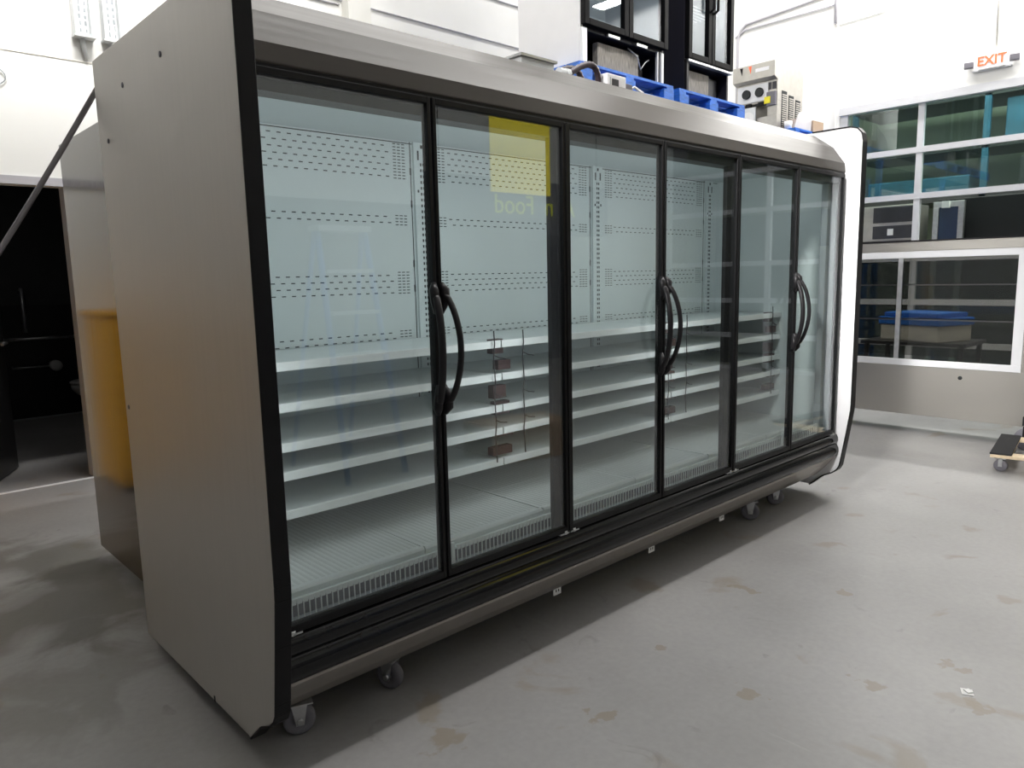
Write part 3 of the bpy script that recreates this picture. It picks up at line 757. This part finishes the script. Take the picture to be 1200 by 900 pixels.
gv = thing('grab_bar', (.76, 7.34, .95), 'vertical steel grab bar on the dark restroom wall', 'grab bar')
MB().tube([(.76, 7.33, .93), (.76, 7.33, 1.4)], .018, 10).build('bar', 'zinc', gv)
for z in (.95, 1.38): MB().cyl((.76, 7.384, z), (.76, 7.33, z), .018, 10).build('bracket', 'zinc', gv)
tp = thing('toilet_roll_holder', (.95, 7.3, .57), 'toilet roll on a steel holder in the dark restroom', 'toilet roll')
MB().lathe([(.018, -.05), (.058, -.05), (.058, .05), (.018, .05)], (.99, 7.28, .565), 'y', 24).build('roll', 'porcelain', tp)
MB().tube([(.6, 7.384, .57), (.6, 7.28, .565), (.99, 7.28, .565)], .01, 8).build('arm', 'zinc', tp)

# ------------------------------------------------------------------ glass display counter on the right
ct = thing('glass_display_counter', (6.25, .3, 0), 'stainless glass-fronted display counter raised on legs at right', 'display counter')
X0, X1, Y0, Y1 = 5.9, 6.22, -1.15, 1.9
ZB, ZT = .165, 1.635
MB().box((X0, Y0, ZB), (X0 + .02, Y1, .585)).build('lower_panel', 'steel', ct, bevel=.003)
MB().box((X0 + .02, Y0, ZB), (X1, Y1, ZB + .03)).build('bottom', 'steel', ct)
MB().box((X0 + .02, Y0, .575), (X1, Y1, .60)).build('inner_floor', 'oven', ct)
MB().box((X0 - .015, Y0 - .01, 1.545), (X0 + .02, Y1 + .01, ZT - .012)).build('top_fascia', 'steel', ct, bevel=.003)
MB().box((X0 - .02, Y0 - .02, ZT - .012), (X1, Y1 + .02, ZT)).build('top', 'black_soft', ct)
MB().box((X0 + .02, Y0, ZB + .03), (X1, Y0 + .02, ZT - .012)).build('end', 'steel', ct)
MB().box((X0 + .02, Y1 - .02, ZB + .03), (X1, Y1, ZT - .012)).build('end', 'steel', ct)
mb = MB().box((X0 - .012, -.465, .585), (X0 + .02, Y1, .64)).box((X0 - .012, -.465, 1.49), (X0 + .02, Y1, 1.545)).box((X0 - .012, -.465, .64), (X0 + .02, -.395, 1.49)).box((X0 - .012, Y1 - .06, .64), (X0 + .02, Y1, 1.49))
fr = mb.build('sliding_door_frame', 'alu', ct, bevel=.003)
MB().box((X0 - .006, .43, .64), (X0 + .014, .468, 1.49)).build('meeting_stile', 'zinc', ct)
MB().box((X0, -.395, .64), (X0 + .004, .43, 1.49)).build('glass_pane', 'glass_ctr', ct)
MB().box((X0 + .006, .468, .64), (X0 + .01, Y1 - .06, 1.49)).build('glass_pane', 'glass_ctr', ct)
MB().box((X0 + .0, Y0, .585), (X0 + .02, -.465, 1.545)).build('end_panel', 'steel', ct)
MB().box((X1 - .01, Y0 + .02, .64), (X1 - .005, Y1 - .02, 1.5)).build('rear_glass', 'glass_ctr', ct)
for z in (1.26, .965):
    MB().box((X0 + .1, Y0 + .02, z), (X1 - .05, Y1 - .02, z + .01)).build('glass_shelf', 'glass_shelf', ct)
    MB().box((X0 + .09, Y0 + .02, z), (X0 + .1, Y1 - .02, z + .01)).build('shelf_trim', 'rubber', ct)
MB().lathe([(.016, 0), (.016, -.004), (.004, -.005)], (X0, -.05, .51), 'x', 14).build('drain_hole', 'slot', ct)
for x in (X0 + .06, X1 - .06):
    for y in (1.6, -1.05): MB().cyl((x, y, 0), (x, y, ZB), .022, 12).build('leg', 'zinc', ct)

# beige chest with blue lid and things behind the counter
bc = thing('storage_chest', (7.6, .75, 0), 'beige chest with a bright blue lid seen through the display counter glass', 'chest')
R_ = Rz(-.35)
cc = Vector((7.65, .78, 0))
MB().box((7.4, .45, .655), (7.9, 1.12, .82), R_, cc).build('chest_body', 'beige', bc, bevel=.01)
MB().box((7.38, .43, .82), (7.92, 1.14, .90), R_, cc).box((7.42, .48, .90), (7.88, 1.10, .95), R_, cc).build('lid', 'blue_lid', bc, bevel=.012)
st = thing('low_table', (7.65, .78, 0), 'plain dark low table under the beige chest behind the counter', 'table')
MB().box((7.3, .3, .62), (8.0, 1.3, .655)).build('table_top', 'oven', st)
for x in (7.35, 7.95):
    for y in (.35, 1.25): MB().box((x - .02, y - .02, 0), (x + .02, y + .02, .62)).build('leg', 'oven', st)

# objects beyond the glazed door
ov = thing('countertop_oven', (9.4, 1.8, 0), 'grey steel oven with dark front behind the lower left window pane', 'oven')
MB().box((9.12, 1.45, 1.75), (9.65, 2.25, 2.19)).build('oven_body', 'steel_m', ov, bevel=.005)
MB().box((9.1, 1.45, 1.98), (9.12, 1.92, 2.17)).box((9.1, 1.45, 1.78), (9.12, 1.92, 1.94)).build('drawer_front', 'oven', ov, bevel=.004)
MB().box((9.097, 1.67, 1.82), (9.1, 1.74, 1.9)).build('white_label', 'paper', ov)
MB().box((9.1, 1.4, 0), (9.7, 2.3, 1.75)).build('stand', 'backdark', ov)
sf = thing('steel_frame_door', (9.3, 1.05, 0), 'steel-framed cabinet door with dark blue panel beyond the window', 'cabinet')
MB().box((9.3, .95, 0), (9.36, 1.29, .06)).box((9.3, 1.225, .06), (9.36, 1.29, 2.13)).box((9.3, .95, .06), (9.36, 1.015, 2.13)).box((9.3, .95, 2.13), (9.36, 1.29, 2.2)).build('frame', 'zinc', sf, bevel=.004)
MB().box((9.32, 1.015, .06), (9.34, 1.225, 2.13)).build('panel', 'blueglass', sf)
MB().box((9.24, 1.1, 2.12), (9.3, 1.18, 2.2)).build('lamp', 'paper', sf)
dk = thing('added_dark_box', (9.75, -1.3, 0), 'large black box added to darken the opening right of the window post', 'cabinet')
MB().box((9.5, -4.6, 0), (10.2, 1.3, 2.24)).build('box_body', 'backdark', dk, bevel=.01)  # added black box, makes the opening behind it read dark
sh = thing('goods_shelf', (11.6, 1.5, 0), 'tall shelf of blue boxed goods in the room beyond the green glass', 'shelf')
for y in (3.1, 1.3, -.6, -2.4):
    MB().box((11.3, y - .04, 0), (11.36, y + .04, 4.2)).build('upright', 'teal', sh)
for z in (2.35, 3.05, 3.75): MB().box((11.3, -2.4, z), (12.3, 3.1, z + .09)).build('shelf_board', 'oven', sh)
def goods(y0, y1, z0, z1, m, lab): 
    tag(MB().box((11.4, y0, z0), (12.1, y1, z1)).build('boxed_goods', m, bevel=.02), lab, 'box', 'goods beyond the window')
goods(1.5, 2.9, 2.44, 2.72, 'teal', 'long blue box low on the shelf beyond the upper left panes')
goods(.1, .9, 2.44, 2.9, 'oven', 'dark box on the shelf beyond the right window panes')
goods(-.5, .0, 2.44, 2.85, 'card2', 'tan box on the shelf beyond the right window panes')
goods(-.4, 1.1, 3.14, 3.7, 'teal', 'large blue box on the middle shelf beyond the right window panes')
goods(-2.2, -.8, 3.14, 3.6, 'teal', 'blue box at the far right of the shelf beyond the window')
goods(-1.9, -.8, 2.44, 2.95, 'beige', 'pale box at the far right of the lower shelf beyond the window')

# ------------------------------------------------------------------ dolly at the right edge
fd = thing('furniture_dolly', (5.2, -.75, 0), 'wooden furniture dolly with black carpet pads at the right edge', 'dolly')
def dl(p): return p
ang = .14
Rd = Rz(ang); oc = Vector((4.94, -.525, 0))
def dbox(mb_, a, b_): mb_.box(tuple(oc + Vector(a)), tuple(oc + Vector(b_)), Rd, tuple(oc)); return mb_
dbox(MB(), (0, -.12, .105), (.72, 0, .128)).build('side_rail', 'wood', fd, bevel=.003)
dbox(MB(), (0, -.58, .105), (.72, -.46, .128)).build('side_rail', 'wood', fd, bevel=.003)
dbox(MB(), (.0, -.46, .105), (.1, -.12, .128)).build('cross_rail', 'wood', fd, bevel=.003)
dbox(MB(), (.62, -.46, .105), (.72, -.12, .128)).build('cross_rail', 'wood', fd, bevel=.003)
dbox(MB(), (-.004, -.124, .128), (.724, .004, .14)).build('carpet_pad', 'carpet', fd, bevel=.004)
dbox(MB(), (-.004, -.584, .128), (.724, -.456, .14)).build('carpet_pad', 'carpet', fd, bevel=.004)
for u, v in ((.07, -.06), (.65, -.06), (.07, -.52), (.65, -.52)):
    p = oc + Rd @ Vector((u, v, 0))
    w_ = MB().box((p.x - .022, p.y - .03, .088), (p.x + .022, p.y + .03, .105)).box((p.x - .022, p.y - .012, .035), (p.x - .018, p.y + .012, .09)).box((p.x + .018, p.y - .012, .035), (p.x + .022, p.y + .012, .09)).build('caster', 'zinc', fd)
    MB().lathe([(.015, -.014), (.038, -.014), (.042, -.01), (.042, .01), (.038, .014), (.015, .014)], (p.x, p.y, .042), 'x', 20).build('wheel', 'rubber', w_)
wb = thing('wheeled_base', (5.95, -.75, 0), 'black wheeled base just behind the furniture dolly at the right edge', 'wheeled base')
MB().box((5.8, -1.0, .19), (6.2 - .35, -.52, .26)).build('plate', 'carpet', wb)
for y in (-.56, -.95):
    w_ = MB().box((5.78, y - .03, .1), (5.785, y + .03, .19)).box((5.825, y - .03, .1), (5.83, y + .03, .19)).build('fork', 'black_soft', wb)
    MB().lathe([(.015, -.015), (.085, -.015), (.09, -.01), (.09, .01), (.085, .015), (.015, .015)], (5.805, y, .09), 'x', 20).build('wheel', 'rubber', w_)

pp = MB().box((1.80, -1.26, .0), (1.84, -1.225, .002), Rz(.4)).box((1.812, -1.255, .002), (1.835, -1.235, .006), Rz(.9)).build('paper_scrap', 'paper')
tag(pp, 'tiny scrap of white paper on the concrete floor at lower right', 'paper scrap')

# ------------------------------------------------------------------ things seen only as reflections in the glass and metal
cr = thing('wooden_cabinet', (-.65, 3.8, 0), 'amber wooden cabinet reflected in the steel side of the rear case', 'cabinet')
MB().box((-1.6, 3.5, .03), (-.33, 4.1, 1.2)).build('box_body', 'amber', cr, bevel=.01)
MB().box((-1.62, 3.48, 1.2), (-.31, 4.12, 1.235)).build('top', 'amber', cr, bevel=.004)
for x in (-1.5, -.43):
    for y in (3.56, 4.04): MB().box((x - .03, y - .03, 0), (x + .03, y + .03, .03)).build('foot', 'black', cr)
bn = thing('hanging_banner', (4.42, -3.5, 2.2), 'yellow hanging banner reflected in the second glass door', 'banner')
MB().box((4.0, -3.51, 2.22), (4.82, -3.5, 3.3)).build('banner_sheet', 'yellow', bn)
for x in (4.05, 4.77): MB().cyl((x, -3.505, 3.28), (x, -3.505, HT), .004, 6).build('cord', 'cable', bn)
sg = thing('hanging_signboard', (6.0, -5.0, 2.0), 'dark grey signboard with yellow letters reflected in the second glass door', 'sign')
MB().box((4.4, -5.1, 1.95), (7.6, -5.03, 2.62)).build('board', 'wall_grey', sg)
text('lettering', 'A  n  Food', .34, (6.15, -5.025, 2.3), Matrix(((-1, 0, 0), (0, 0, 1), (0, 1, 0))), 'green_glow', sg, .004)
for x in (4.6, 7.4): MB().cyl((x, -5.06, 2.6), (x, -5.06, HT), .006, 6).build('cord', 'cable', sg)
ld = thing('step_ladder', (1.95, -2.75, 0), 'blue stepladder with aluminium steps reflected in the first glass door', 'ladder')
for s in (-1, 1):
    MB().tube([(1.95 + s * .24, -2.5, .0), (1.95 + s * .19, -2.82, 1.75)], .022, 8).build('front_rail', 'blue_lid', ld)
    MB().tube([(1.95 + s * .25, -3.3, .0), (1.95 + s * .19, -2.86, 1.75)], .018, 8).build('rear_rail', 'blue_lid', ld)
for k in range(1, 6):
    t = k / 6; MB().box((1.74 + .01 * k * .5, -2.5 - .32 * t - .04, 1.75 * t), (2.16 - .01 * k * .5, -2.5 - .32 * t + .05, 1.75 * t + .025)).build('step', 'alu', ld)
MB().box((1.74, -2.92, 1.75), (2.16, -2.76, 1.79)).build('top_cap', 'alu', ld)
fb = MB().box((2.75, -2.5, 0), (3.5, -2.05, .28), Rz(.2)).build('cardboard_box', 'card', bevel=.006); tag(fb, 'brown cardboard box on the floor reflected in the second glass door', 'box')

# ------------------------------------------------------------------ light
def area(name, loc, sx, sy, power, rot=(0, 0, 0), col=(1, .98, .95)):
    l = bpy.data.lights.new(name, 'AREA'); l.shape = 'RECTANGLE'; l.size = sx; l.size_y = sy; l.energy = power; l.color = col
    o = bpy.data.objects.new(name, l); C.objects.link(o); o.location = loc; o.rotation_euler = rot
    return o
area('strip_light_aisle', (3.05, .0, 5.6), 4.7, .14, 190)
area('strip_light_rear', (5.2, 3.0, 6.4), 6.4, .3, 170)
area('soft_fill_front', (2.5, -4.2, 6.6), 9, 3, 50)
area('strip_light_right', (8.3, .2, 5.4), .25, 4, 240)
o = area('wall_fill', (.4, 2.2, 6.3), 3, .3, 190, (math.radians(55), 0, 0)); o.data.spread = math.radians(70)  # added unseen beam that brightens the upper back wall
area('canopy_fill', (1.84, .125, 1.99), 3.4, .03, 3.5, (math.radians(35), 0, 0), (.93, .98, 1))  # added fill under the canopy to lift the case interior
o = area('end_panel_fill', (-4, -1.6, 4.9), .6, .6, 14); o.rotation_euler = (Vector((3.9, -.05, 1.3)) - o.location).to_track_quat('-Z', 'Y').to_euler(); o.data.spread = math.radians(18)  # added narrow beam to brighten the white far end panel
for lx in (.06, 1.22, 2.44): area('case_fill_strip', (lx, .058, 1.28), .03, 1.05, 1.75, (math.radians(90), 0, 0), (.93, .98, 1))  # added strips behind the frame to brighten the shelves, not known fixtures
area('restroom_fill', (.2, 5.8, 2.65), .6, .3, 1.3)  # added dim fill so the restroom is not too dark
area('far_room_lamp', (10.3, .5, 4.5), 2, 4, 210, (0, 0, 0), (.9, 1, .88))
w = bpy.data.worlds.new('world'); bpy.context.scene.world = w; w.use_nodes = True
w.node_tree.nodes['Background'].inputs[0].default_value = (.5, .52, .55, 1); w.node_tree.nodes['Background'].inputs[1].default_value = .15

# ------------------------------------------------------------------ camera
cam = bpy.data.cameras.new('camera'); co = bpy.data.objects.new('camera', cam); C.objects.link(co)
yaw, pitch, roll, fpx = .7532, .1447, -.0217, 862.2
cy, sy_ = math.cos(yaw), math.sin(yaw); cpp, spp = math.cos(pitch), math.sin(pitch)
fwd = Vector((sy_ * cpp, cy * cpp, -spp)); right = Vector((cy, -sy_, 0)); up = right.cross(fwd)
r2 = right * math.cos(roll) + up * math.sin(roll); u2 = up * math.cos(roll) - right * math.sin(roll)
mw = Matrix((r2, u2, -fwd)).transposed().to_4x4(); mw.translation = Vector((-.8327, -1.8812, 1.4067))
co.matrix_world = mw
cam.sensor_width = 36; cam.lens = fpx / 1200 * 36; cam.clip_start = .05; cam.clip_end = 100
bpy.context.scene.camera = co
vs = bpy.context.scene.view_settings
vs.view_transform = 'Standard'; vs.look = 'None'; vs.exposure = 0.; vs.gamma = 1.
